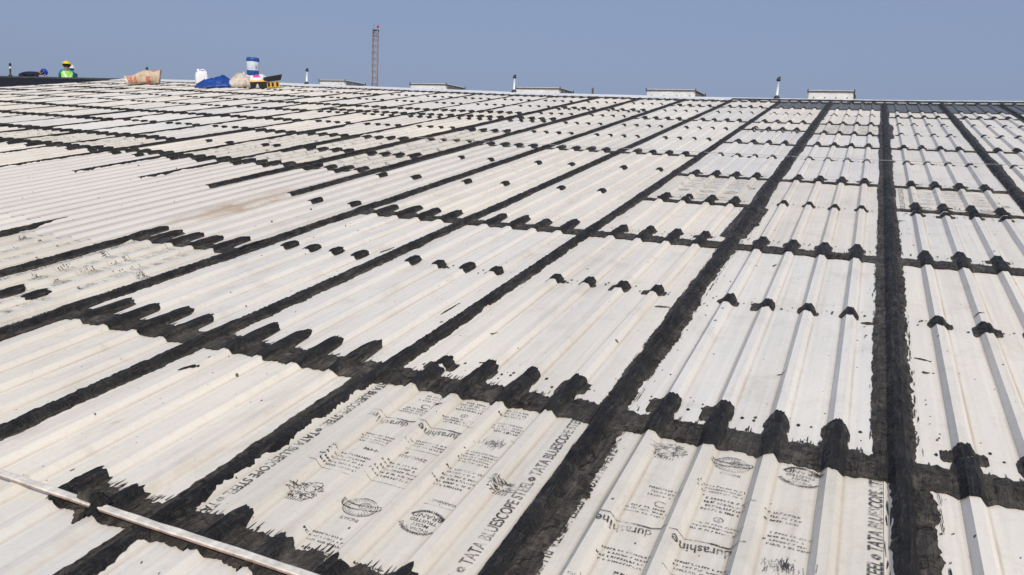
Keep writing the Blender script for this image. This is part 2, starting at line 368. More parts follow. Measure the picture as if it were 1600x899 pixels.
# ------------------------------------------------------------------ black sealant: strips on the side laps, bands on the end laps, dabs on the screws
def flecks(V, F, cx, cy, w, n, rnd):
    for _ in range(n):
        x = cx + rnd.gauss(0, w); y = cy + rnd.uniform(-.5, .5); a = rnd.uniform(.0015, .0055); b = a*rnd.uniform(1, 3.6); q = rnd.uniform(-.5, .5)
        k0 = len(V); m_ = 6
        for i in range(m_):
            t = 2*PI*i/m_; rr = rnd.uniform(.6, 1.15); dx = a*rr*math.cos(t); dy = b*rr*math.sin(t)
            px, py = x + dx*math.cos(q) - dy*math.sin(q), y + dx*math.sin(q) + dy*math.cos(q)
            V.append((px, py, prof(px)+zo(px)+.0068))
        F.append(tuple(range(k0, k0+m_)))
SB = [-.072,-.058,-.047,-.037,-.026,-.0155,0,.0155,.026,.037,.047,.058,.072]
def strip(c, ya, yb, w, thick=(), taper=False):
    s = seam(c); rnd = random.Random(c*17+int(ya*10)); V = []; F = []; y = ya; rows = 0; n = len(SB)+2
    while True:
        ww = wR = w
        for q in thick:
            if q[0] < y < q[1]: ww, wR = q[2], q[-1]
        k = 1.0
        if taper: k = max(.12, min(1, (yb-y)/.35))
        fr = 1.0 if y < 6 else .6
        eL = -k*(ww*(1+.22*n1(y*1.1, c)) + fr*(.010*n1(y*9, c+40) + .006*n1(y*38, c+80) + .004*n1(y*110, c+81)))
        eR = k*(wR*(1+.25*n1(y*1.3, c+20)) + fr*(.013*n1(y*8, c+60) + .009*n1(y*34, c+90) + .006*n1(y*120, c+91)))
        spur = n1(y*5.1, c+33)
        if spur > .42 and w > .05: eR += (spur-.42)*.22*(.5+n1(y*90, c+3))
        eL = min(eL, -.012); eR = max(eR, .012)
        for i, bx in enumerate([eL] + [min(max(q, eL), eR) for q in SB] + [eR]):
            x = s + bx; edge = min(1, min(bx-eL, eR-bx)/.012)
            z = prof(x) + zo(x) + .0066 + edge*(.004 + .005*n1(x*70, y*6) + .004*n1(x*35+3, y*22))
            V.append((x, y, z))
        rows += 1
        if y >= yb: break
        step = .011 if y < 3.6 else .024 if y < 6.5 else .06 if y < 10 else .14
        if y < .5: step = .06
        y = min(yb, y+step)
    for r in range(rows-1):
        for i in range(n-1): F.append((r*n+i, r*n+i+1, (r+1)*n+i+1, (r+1)*n+i))
    if w > .05:
        yy = max(ya, .7)
        while yy < min(yb, 7.5):
            flecks(V, F, s + (.10 if rnd.random() < .72 else -.10), yy+.5, .030, 9 if yy < 4 else 4, rnd); yy += 1
        for _ in range(int(26*max(0, min(yb, 6.5)-max(ya, .7)))):          # bristle streaks along the edges
            yy = rnd.uniform(max(ya, .7), min(yb, 6.5)); ww = wR = w
            for q in thick:
                if q[0] < yy < q[1]: ww, wR = q[2], q[-1]
            xx = s + (wR+abs(rnd.gauss(0, .007))+.002 if rnd.random() < .6 else -ww-abs(rnd.gauss(0, .005))-.002); l = rnd.uniform(.02, .11); h_ = rnd.uniform(.0008, .0026); k0 = len(V); dr = rnd.uniform(-.004, .004)
            for px, py in ((xx-h_*.3, yy), (xx+h_*.3, yy+.002), (xx+h_+dr, yy+l*.5), (xx+dr+h_*.2, yy+l), (xx-h_+dr, yy+l*.6)): V.append((px, py, prof(px)+zo(px)+.0066))
            F.append(tuple(range(k0, k0+5)))
    return part('sealant_strip', mesh('sealant_strip', V, F, [M_SEAL], smooth=True, weld=True))
TOP = RIDGE-.45
for c in range(-22, 9):
    w = .070 if c >= -1 else .049 if c >= -4 else .05 if c >= -6 else .026 if c >= -12 else .021
    th = {-7:[(7.8,9.5,.085)], -9:[(7.2,9.5,.085)], -5:[(7,9.5,.085),(12.6,16.1,.07)], -6:[(6.85,8.8,.085)], -4:[(2,2.6,.085)], 0:[(11.8,13.6,.10),(-4,2.47,.030,.105),(2.47,11.8,.082,.058)], -1:[(5.5,6.6,.095),(-4,2.47,.026,.10),(2.47,5.5,.050,.064)], -2:[(-4,2.47,.085,.034),(2.47,6,.050,.046)], 1:[(0,16,.045,.085)], -8:[(9.4,10.6,.05)], -13:[(9.4,10.8,.06)]}.get(c, [])
    if c == -5: strip(c, YE, 3.98, .05, taper=True); strip(c, 5.55, TOP, w, th)
    elif c == -6: strip(c, YE, 4.05, .04, taper=True); strip(c, 5.55, TOP, w, th)
    elif c in (-7,-8): strip(c, 5.62, TOP, w, th)
    elif c in (-9,-10): strip(c, YE if c == -10 else 5.2, TOP, w, th)
    else: strip(c, YE, TOP, w, th)

def band(c, Y, size=1.0, first=-.03):
    s = seam(c); near = Y < 6; st = .009 if Y < 3.2 else .014 if near else .03
    xs = set()
    x = -.02
    while x < COLW+.02: xs.add(round(x, 4)); x += st
    for j in range(6):
        for b in (-.0365,-.0155,.0155,.0365): xs.add(round(j*PITCH+b, 4))
    xs = sorted(q for q in xs if first <= q <= COLW+.03); V = []; F = []; NR = 9
    lo0 = Y-.265; hi0 = Y-.10
    if Y > 6: lo0 = Y-.215; hi0 = Y-.115
    if c <= -5: lo0 = Y-.20; hi0 = Y-.145
    if Y < 2: lo0 = Y-.075; hi0 = Y+.075
    if c == -5 and Y < 5: lo0 = Y-.29; hi0 = Y-.17
    for dx in xs:
        x = s+dx; j = round(dx/PITCH); d = dx-j*PITCH; sd = c*13.7+Y
        rr = random.Random(int(c*100+j*7+Y*10)); rise = (rr.uniform(-.02,.05) if Y < 2 else rr.uniform(.05,.10) if c >= -2 else rr.uniform(.11,.19) if Y < 4.5 and c > -5 else rr.uniform(.13,.21))*size; wid = rr.uniform(.043,.050) if c < -2 else rr.uniform(.038,.050)
        bumpf = math.exp(-(abs(d + rr.uniform(-.004,.004))/wid)**16)
        hi = hi0 + .022*n1(dx*6, sd) + .018*n1(dx*31, sd+3) + .017*n1(dx*105, sd+5) + (rise + .030*n1(dx*210, sd+21))*bumpf
        lo = lo0 + .020*n1(dx*5, sd+9) + .014*n1(dx*24, sd+11) + .011*n1(dx*90, sd+14) - .012*bumpf
        for k in range(NR):
            t = k/(NR-1); y = lo+(hi-lo)*t; e = min(1, min(t, 1-t)*6)
            z = prof(x)+zo(x)+.0078 + e*(.0035 + .004*n1(x*60, y*25+3) + .003*n1(x*20, y*60+8)) + (.004*bumpf*e)
            if abs(y-(Y-.18)) < .02: z += .003
            V.append((x, y, z))
    n = len(xs)
    for i in range(n-1):
        for k in range(NR-1): F.append((i*NR+k, (i+1)*NR+k, (i+1)*NR+k+1, i*NR+k+1))
    if Y < 6: 
        rnd = random.Random(int(c*11+Y*3))
        for _ in range(70 if Y < 3 else 36):                       # bristle marks running out of the upper edge
            xx = s+rnd.uniform(max(.03, first+.03), COLW-.03); d = (xx-X0) % PITCH; d = min(d, PITCH-d)
            if d < .05: continue
            yy = hi0+rnd.uniform(-.02, .012); l = rnd.uniform(.012, .045); h_ = rnd.uniform(.0012, .0035); k0 = len(V)
            for px, py in ((xx-h_, yy), (xx+h_, yy), (xx+h_*.5, yy+l*.7), (xx, yy+l), (xx-h_*.6, yy+l*.6)): V.append((px, py, prof(px)+zo(px)+.0072))
            F.append(tuple(range(k0, k0+5)))
    return part('sealant_band', mesh('sealant_band', V, F, [M_SEAL], smooth=True))
for c in range(-22, 9):
    for p in LAP.get(c, [2,4,6,8,11]): band(c, p*PUR, first=.575 if (c, p) == (-3, 1) else -.03)
    if c in DARKTOP: band(c, DARKTOP[c]*PUR)

def dab_mesh(seed, wide):
    r = random.Random(seed); V = []; F = []; NR = 7
    eL = -(r.uniform(.040,.078) if wide else r.uniform(.022,.040)); eR = r.uniform(.042,.072) if wide else r.uniform(.034,.052)
    xs = sorted({round(eL+(eR-eL)*i/26, 4) for i in range(27)} | {b for b in (-.0365,-.0155,.0155,.0365) if eL < b < eR})
    top = r.uniform(.048,.080) if wide else r.uniform(.055,.092); sh = r.uniform(-.012,.012); wg = [r.uniform(.35,.95), r.uniform(.35,.95)]; wd = [r.uniform(0,.03), r.uniform(0,.035)]
    for x in xs:
        e = min((x-eL)/.006, (eR-x)/.006, 1); e = max(0.45, e)
        wi = 0 if x < 0 else 1; wb = max(0, min(1, (abs(x)-.034)/.012)); body = 1.0+(wg[wi]-1)*wb
        hi = (top*body*(1+.25*n1(x*40, seed)) + .014*n1(x*260, seed+3))*e**.5 + sh - wd[wi]*wb
        lo = -(top*body*(1+.28*n1(x*45, seed+9)) + .008*n1(x*170, seed+5))*e**.5 + sh - wd[wi]*wb
        for k in range(NR):
            t = k/(NR-1); y = lo+(hi-lo)*t; q = min(1, min(t,1-t)*5, (x-eL)/.008, (eR-x)/.008)
            V.append((x, y, prof(X0+x)+.0056+q*(.004+.004*n1(x*80, y*50+seed)) + (.005*q*math.exp(-((x)**2+y*y)/.0004))))
    n = len(xs)
    for i in range(n-1):
        for k in range(NR-1): F.append((i*NR+k, (i+1)*NR+k, (i+1)*NR+k+1, i*NR+k+1))
    if wide:
        for _ in range(3):
            a = r.uniform(.003,.008); px = r.choice((-1,1))*r.uniform(.07,.1); py = r.uniform(-.06,.06); k0 = len(V)
            for i in range(6): V.append((px+a*math.cos(i*PI/3)*r.uniform(.6,1.2), py+a*1.6*math.sin(i*PI/3)*r.uniform(.6,1.2), prof(X0+px)+.0062))
            F.append(tuple(range(k0,k0+6)))
    return mesh('sealant_dab', V, F, [M_SEALD], smooth=True)
WIDE = [dab_mesh(i, True) for i in range(18)]; NARROW = [dab_mesh(50+i, False) for i in range(12)]
spots = []
for c in range(-22, 9):
    for d in DAB.get(c, [3,5,7,9,10]) + ([q+.015 for q in LAP.get(c, [2,4,6,8,11]) if q > 1] if c >= -2 else []):
        p, ribs = d if isinstance(d, tuple) else (d, ALL)
        for j in ribs:
            x = seam(c)+j*PITCH; y = p*PUR
            spots.append((math.hypot(x, y), x, y, c))
            if c in (-5,-6) and p == 9: pass
SMEARS = [(-.90,3.86,.08,.026,.05,1), (.118,4.0,.08,.034,.15,2), (.338,3.60,.07,.016,-.2,4), (.345,3.45,.03,.018,.3,5), (.86,3.53,.09,.006,-.7,7), (-1.57,3.16,.05,.007,1.2,8), (-1.46,2.82,.04,.009,.6,9),
          (-.44,4.9,.06,.014,1.2,10), (.30,6.5,.08,.02,.2,11), (-.60,2.67,.12,.02,1.4,12), (-2.62,2.22,.10,.018,1.3,13), (-2.66,1.99,.07,.02,1.5,14), (-1.42,2.33,.05,.01,.9,15), (-2.95,4.3,.16,.018,1.5,16), (-3.70,3.9,.18,.02,1.55,17), (.62,4.3,.05,.012,.4,18), (-.22,3.2,.04,.008,.7,19), (-1.95,3.4,.20,.016,1.52,20)]
spots.sort(); rest = MB()
rr = random.Random(3)
for i, (d, x, y, c) in enumerate(spots):
    me = rr.choice(WIDE if c >= -2 or (c == -3 and y < 4.5 and rr.random() < .5) else NARROW); y += rr.uniform(-.015,.015)
    if i < 290:
        part('sealant_dab', me, B, (x, y, zo(x)))
    else: rest.add([(v.co.x+x, v.co.y+y, v.co.z+zo(x)) for v in me.vertices], [tuple(p.vertices) for p in me.polygons])
o = rest.build('sealant_dab', M_SEAL, B); o.location = W(0,0,0); o.rotation_euler = ROT; tag(o, kind='stuff')
def smear(x, y, l, w_, ang, seed):
    V = []; F = []; N = 26; NR = 5; ca, sa = math.cos(ang), math.sin(ang)
    for i in range(N+1):
        t = i/N; wd = w_*(math.sin(PI*min(1, t*1.15+.03))**.6 if t < .85 else .45)*(1+.5*n1(t*7, seed)+.35*n1(t*26, seed+2)); cy = .25*w_*n1(t*3, seed+5)
        for k in range(NR):
            u = (t-.5)*l + .10*l*n1(k*1.9, seed+7)*(1 if t > .7 else 0); q = cy+wd*(k/(NR-1)-.5)
            px, py = x+u*ca-q*sa, y+u*sa+q*ca; V.append((px, py, prof(px)+zo(px)+.0062+.0012*(0 < k < NR-1)))
    for i in range(N):
        for k in range(NR-1): F.append((i*NR+k, (i+1)*NR+k, (i+1)*NR+k+1, i*NR+k+1))
    part('sealant_smear', mesh('sealant_smear', V, F, [M_SEAL], smooth=True))
for a in SMEARS: smear(*a)
# ------------------------------------------------------------------ ridge capping and its sealant
k = -34
while k < 9:
    k2 = min(9, k+3); x0, x1 = seam(k)-.05, seam(k2)-.042; V = []; F = []
    xs = [x0+(x1-x0)*i/6 for i in range(7)]
    secs = [(RIDGE-.50, .036), (RIDGE-.49, .042), (RIDGE-.03, .056), (RIDGE, .060)]
    for x in xs:
        for y, z in secs: V.append((x, y, z+zo(x)))
        for d, z in ((.03,.052),(.5,-.056)): V.append((x, RIDGE+d, z+zo(x)-d*.13))
    n = 6
    for i in range(6):
        for q in range(n-1): F.append((i*n+q, (i+1)*n+q, (i+1)*n+q+1, i*n+q+1))
    o = part('ridge_cap', mesh('ridge_cap', V, F, [M_CAP if k > -23 else M_SEAL])); k = k2
def ridge_band(c):
    s = seam(c); V = []; F = []; NR = 5; N = 40
    dark = c >= -3
    for i in range(N+1):
        x = s+COLW*i/N; t = (x-X0) % PITCH; d = min(t, PITCH-t)
        if dark: hi = RIDGE-.20 + .03*n1(x*6, 3); lo = RIDGE-.56+.02*n1(x*9, 5)
        else: hi = RIDGE-.49 + .03*n1(x*7, 3); lo = RIDGE-.58 - .14*math.exp(-(d/.045)**4) + .02*n1(x*11, 5)
        if c < -14 : hi -= .05
        for k in range(NR):
            y = lo+(hi-lo)*k/(NR-1)
            zc = max(prof(x)+.008, (.042+(y-RIDGE+.49)*.052 if y > RIDGE-.5 else 0)+.004)
            V.append((x, y, zc+zo(x)+.002*n1(x*20, y*9)))
    for i in range(N):
        for k in range(NR-1): F.append((i*NR+k, (i+1)*NR+k, (i+1)*NR+k+1, i*NR+k+1))
    part('sealant_band', mesh('sealant_band', V, F, [M_SEAL], smooth=True))
for c in range(-20, 9): ridge_band(c)

# ------------------------------------------------------------------ printing on the sheets
_tc = {}
def text2d(body, size):
    k = (body, size)
    if k in _tc: return _tc[k]
    cu = bpy.data.curves.new('t', 'FONT'); cu.body = body; cu.size = size; cu.align_x = 'CENTER'; cu.align_y = 'CENTER'; cu.resolution_u = 3; cu.offset = size*(.016 if body.startswith('TATA') else .010)
    ob = bpy.data.objects.new('t', cu); C.objects.link(ob)
    dg = bpy.context.evaluated_depsgraph_get(); me = bpy.data.meshes.new_from_object(ob.evaluated_get(dg))
    r = ([(v.co.x, v.co.y) for v in me.vertices], [tuple(p.vertices) for p in me.polygons])
    bpy.data.objects.remove(ob); bpy.data.curves.remove(cu); bpy.data.meshes.remove(me); _tc[k] = r; return r
class Print:
    def __init__(s): s.v = []; s.f = []
    def poly(s, pts, f=None):
        b = len(s.v); s.v += list(pts); s.f += [tuple(i+b for i in q) for q in (f or [tuple(range(len(pts)))])]
    def text(s, body, size, x, y, rot=0, sx=1.0):
        v, f = text2d(body, size); c, sn = math.cos(rot), math.sin(rot)
        s.poly([(x+(a*sx)*c-b*sn, y+(a*sx)*sn+b*c) for a, b in v], f)
    def line(s, pts, w):
        for (x0, y0), (x1, y1) in zip(pts, pts[1:]):
            L_ = math.hypot(x1-x0, y1-y0) or 1e-6; nx, ny = -(y1-y0)/L_*w/2, (x1-x0)/L_*w/2
            s.poly([(x0-nx, y0-ny), (x1-nx, y1-ny), (x1+nx, y1+ny), (x0+nx, y0+ny)])
    def arc(s, x, y, rx, ry, a0, a1, w, n=20):
        s.line([(x+rx*math.cos(a0+(a1-a0)*i/n), y+ry*math.sin(a0+(a1-a0)*i/n)) for i in range(n+1)], w)
    def dashes(s, x, y, width, size, rnd):
        """a line of print too small to read"""
        q = x-width/2
        while q < x+width/2:
            l = rnd.uniform(.4, 1.0)*size
            for _ in range(rnd.randint(1, 2)):
                a = rnd.uniform(-1, 1); s.line([(q, y+size*.45*a), (q+l*.7, y+size*.45*rnd.uniform(-1,1))], size*.22)
            s.line([(q, y-size*.4), (q, y+size*.4)], size*.26)
            q += l + (size*.7 if rnd.random() < .2 else size*.12)
    def build(s, sheet, ylo, yhi):
        bm = bmesh.new()
        vv = [bm.verts.new((a, b, 0)) for a, b in s.v]
        for q in s.f:
            try: bm.faces.new([vv[i] for i in q])
            except ValueError: pass
        x0 = min(a for a, b in s.v); x1 = max(a for a, b in s.v)
        j = math.floor((x0-X0)/PITCH)
        while X0+j*PITCH < x1+PITCH:
            for b in (-.0365,-.0155,.0155,.0365,.062,.076,.128,.142):
                xx = X0+j*PITCH+b
                if x0 < xx < x1: bmesh.ops.bisect_plane(bm, geom=bm.verts[:]+bm.edges[:]+bm.faces[:], plane_co=(xx,0,0), plane_no=(1,0,0))
            j += 1
        for yy, sg in ((ylo, -1), (yhi, 1)):
            bmesh.ops.bisect_plane(bm, geom=bm.verts[:]+bm.edges[:]+bm.faces[:], plane_co=(0,yy,0), plane_no=(0,sg,0), clear_outer=True)
        for v in bm.verts: v.co.z = prof(v.co.x)+zo(v.co.x)+.0058
        me = bpy.data.meshes.new('printed_lettering'); bm.to_mesh(me); bm.free(); me.materials.append(M_INK if yhi < 4 else M_INK2)
        return link('printed_lettering', me, sheet)
def edge_text(P, x, rot, y0, y1, phase):
    y = y0+phase
    while y < y1+.5:
        P.text('TATA BLUESCOPE STEEL', .056, x, y, rot, .74)
        P.arc(x, y+.245, .009, .009, 0, 2*PI, .009, 10); y += .495
def lion(P, x, y, rnd, r=.055):
    for i in range(90):
        a = rnd.uniform(0, 2*PI); q = rnd.uniform(.35, 1)*r; b = a+rnd.uniform(-.5,.5)
        P.line([(x+q*math.cos(a), y+q*.85*math.sin(a)), (x+(q+.014)*math.cos(b), y+(q+.012)*.85*math.sin(b))], rnd.uniform(.0015,.004))
    P.arc(x+.01, y+.008, r*.35, r*.3, 0, 2*PI, .003); P.arc(x-.012, y+.012, .008, .006, 0, 2*PI, .003, 8)
    for i in range(7): P.line([(x-.03+i*.01, y-r*.9), (x-.034+i*.01, y-r*1.15)], .003)
def seal(P, x, y):
    P.arc(x, y, .058, .046, 0, 2*PI, .0035, 28); P.arc(x, y, .051, .040, 0, 2*PI, .002, 28)
    for i in range(26): a = i*2*PI/26; P.line([(x+.036*math.cos(a), y+.028*math.sin(a)), (x+.046*math.cos(a), y+.036*math.sin(a))], .0022)
    P.arc(x+.012, y+.008, .020, .016, 0, 2*PI, .003, 16); P.arc(x+.012, y+.008, .012, .010, 0, 2*PI, .003, 12)
    P.line([(x-.066, y-.006), (x-.02, y-.016), (x+.02, y-.012), (x+.064, y+.004)], .005); P.line([(x-.066, y+.016), (x-.02, y+.006), (x+.02, y+.010), (x+.064, y+.026)], .005)
    P.text("INDIA'S", .020, x+.005, y-.064, PI)
    for s_ in (-1, 1): P.line([(x+s_*.066, y-.006*(-s_)), (x+s_*.066, y+.02)], .006)
def brand(P, x, y):
    for a0, a1 in ((.5, 2.6), (3.7, 5.7)): P.arc(x, y, .066, .056, a0, a1, .008, 18)
    for i in range(16):
        a = .3+i*.12; P.line([(x+.06*math.cos(a), y+.05*math.sin(a)), (x+.075*math.cos(a+.1), y+.062*math.sin(a+.1))], .004)
        a += PI; P.line([(x+.06*math.cos(a), y+.05*math.sin(a)), (x+.075*math.cos(a+.1), y+.062*math.sin(a+.1))], .004)
    for i, (t, sz) in enumerate((("INDIA'S", .021), ('MOST', .020), ('TRUSTED', .020), ('BRAND', .029))): P.text(t, sz, x, y-.036+i*.021+(i == 3)*.004, PI, 1.1)
def dura(P, x, y):
    P.text('durashine', .054, x, y, PI+.12, .80)
    P.line([(x+.02, y+.036), (x+.07, y+.034), (x+.115, y+.050)], .007); P.line([(x-.10, y+.028), (x-.05, y+.031), (x+.02, y+.036)], .003)
def para(P, x, y, n, width, size, rnd):
    for i in range(n): P.dashes(x+rnd.uniform(-.01,.01), y+i*size*1.75, width*rnd.uniform(.7,1), size, rnd)
def pattern(P, c, y0, y1, base, rnd):
    """one metre repeat: emblems, small print, trade word, small print"""
    s = seam(c); y = base - math.ceil((base-y0)+1)
    while y < y1+1:
        lion(P, s+.285, y, rnd); seal(P, s+.505, y-.01); brand(P, s+.725, y); lion(P, s+.865, y+.27, rnd, .04)
        para(P, s+.30, y+.16, 5, .20, .012, rnd); para(P, s+.50, y+.17, 5, .16, .012, rnd); para(P, s+.71, y+.20, 6, .15, .012, rnd)
        P.text('WARNING', .018, s+.735, y+.115, PI); P.arc(s+.735, y+.09, .06, .001, 0, PI, .0016, 4)
        P.line([(s+.19, y+.135), (s+.36, y+.135)], .0018); P.line([(s+.42, y+.135), (s+.58, y+.135)], .0018); P.line([(s+.42, y+.36), (s+.60, y+.36)], .0016)
        P.text('ZINC-ALU', .024, s+.50, y+.31, PI); P.dashes(s+.33, y+.30, .05, .018, rnd)
        para(P, s+.31, y+.345, 4, .15, .010, rnd); para(P, s+.51, y+.385, 3, .17, .010, rnd); para(P, s+.71, y+.36, 5, .14, .010, rnd)
        para(P, s+.31, y+.60, 3, .13, .010, rnd); para(P, s+.52, y+.59, 3, .15, .010, rnd); para(P, s+.72, y+.60, 4, .13, .011, rnd)
        para(P, s+.50, y+.80, 3, .14, .010, rnd)
        dura(P, s+.27, y+.50); dura(P, s+.50, y+.495)
        for i in range(60):
            a = rnd.gauss(0, .03); P.line([(s+.72+a, y+.51+rnd.gauss(0,.02)), (s+.72+a+rnd.uniform(-.012,.012), y+.51+rnd.gauss(0,.02))], .0018)
        P.arc(s+.34, y+.665, .017, .015, .6, 5.6, .005, 14); P.text('R', .016, s+.52, y+.655, PI); P.arc(s+.52, y+.655, .014, .012, 0, 2*PI, .003, 14)
        para(P, s+.34, y+.71, 3, .12, .012, rnd); para(P, s+.53, y+.70, 4, .15, .012, rnd); para(P, s+.70, y+.72, 3, .11, .012, rnd)
        y += 1.0
rp = random.Random(12)
P = Print(); pattern(P, -2, 1.2, 2.5, 1.675, rp); edge_text(P, seam(-2)+.064, -PI/2, 1.0, 2.5, .28); edge_text(P, seam(-1)-.085, PI/2, 1.0, 2.5, .29-.5); P.build(SHEETS[(-2,1)], 1.30, 2.50)
P = Print(); pattern(P, -1, 1.2, 2.5, 2.385, rp); edge_text(P, seam(0)-.068, PI/2, .9, 2.5, .40); edge_text(P, seam(-1)+.10, -PI/2, .9, 1.9, .2); P.build(SHEETS[(-1,1)], 1.2, 2.52)
P = Print(); pattern(P, -5, 1.0, 4, 2.9, rp); edge_text(P, seam(-5)+.085, -PI/2, 1.0, 4, .1); edge_text(P, seam(-4)-.09, PI/2, 1, 4, .3); P.build(SHEETS[(-5,0)], 1.2, 3.82)
P = Print(); pattern(P, -6, 2.0, 3.6, 2.5, rp); P.build(SHEETS[(-6,0)], 2.0, 3.55)
P = Print(); pattern(P, 0, 6.8, 8.1, 7.05, rp); edge_text(P, seam(0)+.11, PI/2, 6.8, 8.1, .2); P.build(SHEETS[(0,5.2)], 6.95, 7.95)
P = Print(); pattern(P, -2, 6.6, 8.1, 7.2, rp); P.build(SHEETS[(-2,5)], 6.75, 7.95)
for key, y0, y1, b in (((-6,5.2),6.95,7.95,7.2), ((-6,6),8.05,10.7,8.4), ((-7,5.2),6.95,8.0,7.3), ((-7,6.05),8.1,9.3,8.6), ((-8,5.2),6.95,9.3,7.5), ((-10,5.2),6.95,7.95,7.3), ((-11,5.2),6.95,7.95,7.1), ((-12,5.2),6.95,7.95,7.4), ((-1,9),12.1,13.4,12.5)):
    P = Print(); pattern(P, key[0], y0, y1, b, rp)
    P.build(SHEETS[key], y0, y1)

# ------------------------------------------------------------------ things lying on the near roof
bt = empty('wooden_batten', W(-2.3, 1.302, .0415), (ALPHA, 0, 0)); tag(bt, 'thin whitewashed batten lying across the ribs in the near left corner', 'batten')
mb = MB(); V = []
n_ = 40
for side in range(1):
    sec = [(-.0125,0),(.0125,0),(.0125,.008),(.009,.010),(-.010,.010),(-.0125,.007)]
    for i in range(n_+1):
        x = -1.5+3.0*i/n_; w_ = .0022*n1(x*3, 2); h_ = .002*n1(x*2, 4)
        V += [(x, a+w_+.0028*n1(x*21+a*90, 6), z+h_+(.0016*n1(x*17+a*60, 8) if z > 0 else 0)) for a, z in sec]
    F = [(i*6+k, i*6+(k+1) % 6, (i+1)*6+(k+1) % 6, (i+1)*6+k) for i in range(n_) for k in range(6)] + [tuple(range(5,-1,-1)), tuple(n_*6+k for k in range(6))]
link('batten_body', mesh('batten_body', V, F, [M_BATTEN]), bt)
V = []
for i in range(n_+1):
    x = -1.499+2.998*i/n_; w_ = .0022*n1(x*3, 2); h_ = .002*n1(x*2, 4); V += [(x, -.0143+w_, .0005+h_), (x, -.0143+w_, .0062+h_+.001*n1(x*30, 9))]
link('stained_edge', mesh('stained_edge', V, [(2*i, 2*i+2, 2*i+3, 2*i+1) for i in range(n_)], [M_BATTENR]), bt)
# clump of spilt sealant over the batten
V = []; F = []; rb = random.Random(4)
for a in range(-9, 10):
    for b in range(-9, 10):
        u, w_ = a/9, b/9; rr_ = math.hypot(u, w_); k = 1+.45*n1(math.atan2(w_, u)*1.7, 2)
        x = u*.060*k; y = w_*.062*k; z = .028*max(0, 1-rr_**2)**.5 + .010*n1(x*70, y*60)
        X_, Y_ = -2.055+x, 1.30+y
        V.append((X_, Y_, max(prof(X_), .048 if abs(Y_-1.315) < .02 else 0)+.004+max(0, z)))
for a in range(18):
    for b in range(18): 
        if math.hypot(a-8.5, b-8.5) < 9.2: F.append((a*19+b, (a+1)*19+b, (a+1)*19+b+1, a*19+b+1))
o = part('spilt_sealant', mesh('spilt_sealant', V, F, [M_SEAL], smooth=True))
# thin line stretched over the ribs
mb = MB(); pts = []; x = -6.2
while x < 9.6: pts.append(tuple(W(x, 9.50+.035*n1(x*.7, 1)+.010*n1(x*3, 2), RH+.012+zo(x)+.004*n1(x*4, 5)))); x += .18
mb.tube(pts, .0028, 5); o = mb.build('safety_line', M_ROPE, None, True); tag(o, 'thin grey line stretched across the ribs in the middle of the roof', 'rope')

# ------------------------------------------------------------------ posts and vents along the ridge
def post(x, z0, h, label, dark=False):
    p = W(x, RIDGE, zo(x)+.05); t = empty('safety_post', p, (0, R(2 if x < -10 else 0), 0)); tag(t, label, 'post', 'posts along the ridge')
    mb = MB(); mb.tube([(0,0,0),(0,0,h-.07)], .026, 12); mb.build('pole', M_PIPE if not dark else M_BLACK, t, True)
    if dark: mb = MB(); mb.tube([(0,0,h*.62),(0,0,h*.80)], .029, 12); mb.build('white_sleeve', M_PIPE, t, True)
    mb = MB(); mb.lathe([(.024,h-.075),(.044,h-.06),(.046,h-.03),(.030,h-.015),(.030,h+.005),(.012,h+.02),(0,h+.02)], n=12); cp = mb.build('cap', M_BLACK, t, True)
    mb = MB(); mb.tube([(.0,.0,h+.015),(.03,.0,h+.02),(.04,.0,h)], .010, 6); mb.build('eye', M_BLACK, cp)
    mb = MB(); mb.lathe([(.07,-.02),(.065,.03),(.036,.06),(.026,.07)], n=12); mb.build('base_boot', M_BLACK, t, True)
post(-27.9, 0, .44, 'black post with white sleeve on the far left of the dark ridge', True)
post(-21.16, 0, .36, 'white pipe post standing behind the beige sack')
post(-14.80, 0, .42, 'white pipe post to the left of the leftmost vent box')
post(-8.27, 0, .41, 'white pipe post touching the left end of the middle vent box')
post(-1.92, 0, .44, 'white pipe post standing alone left of the rightmost vent box')

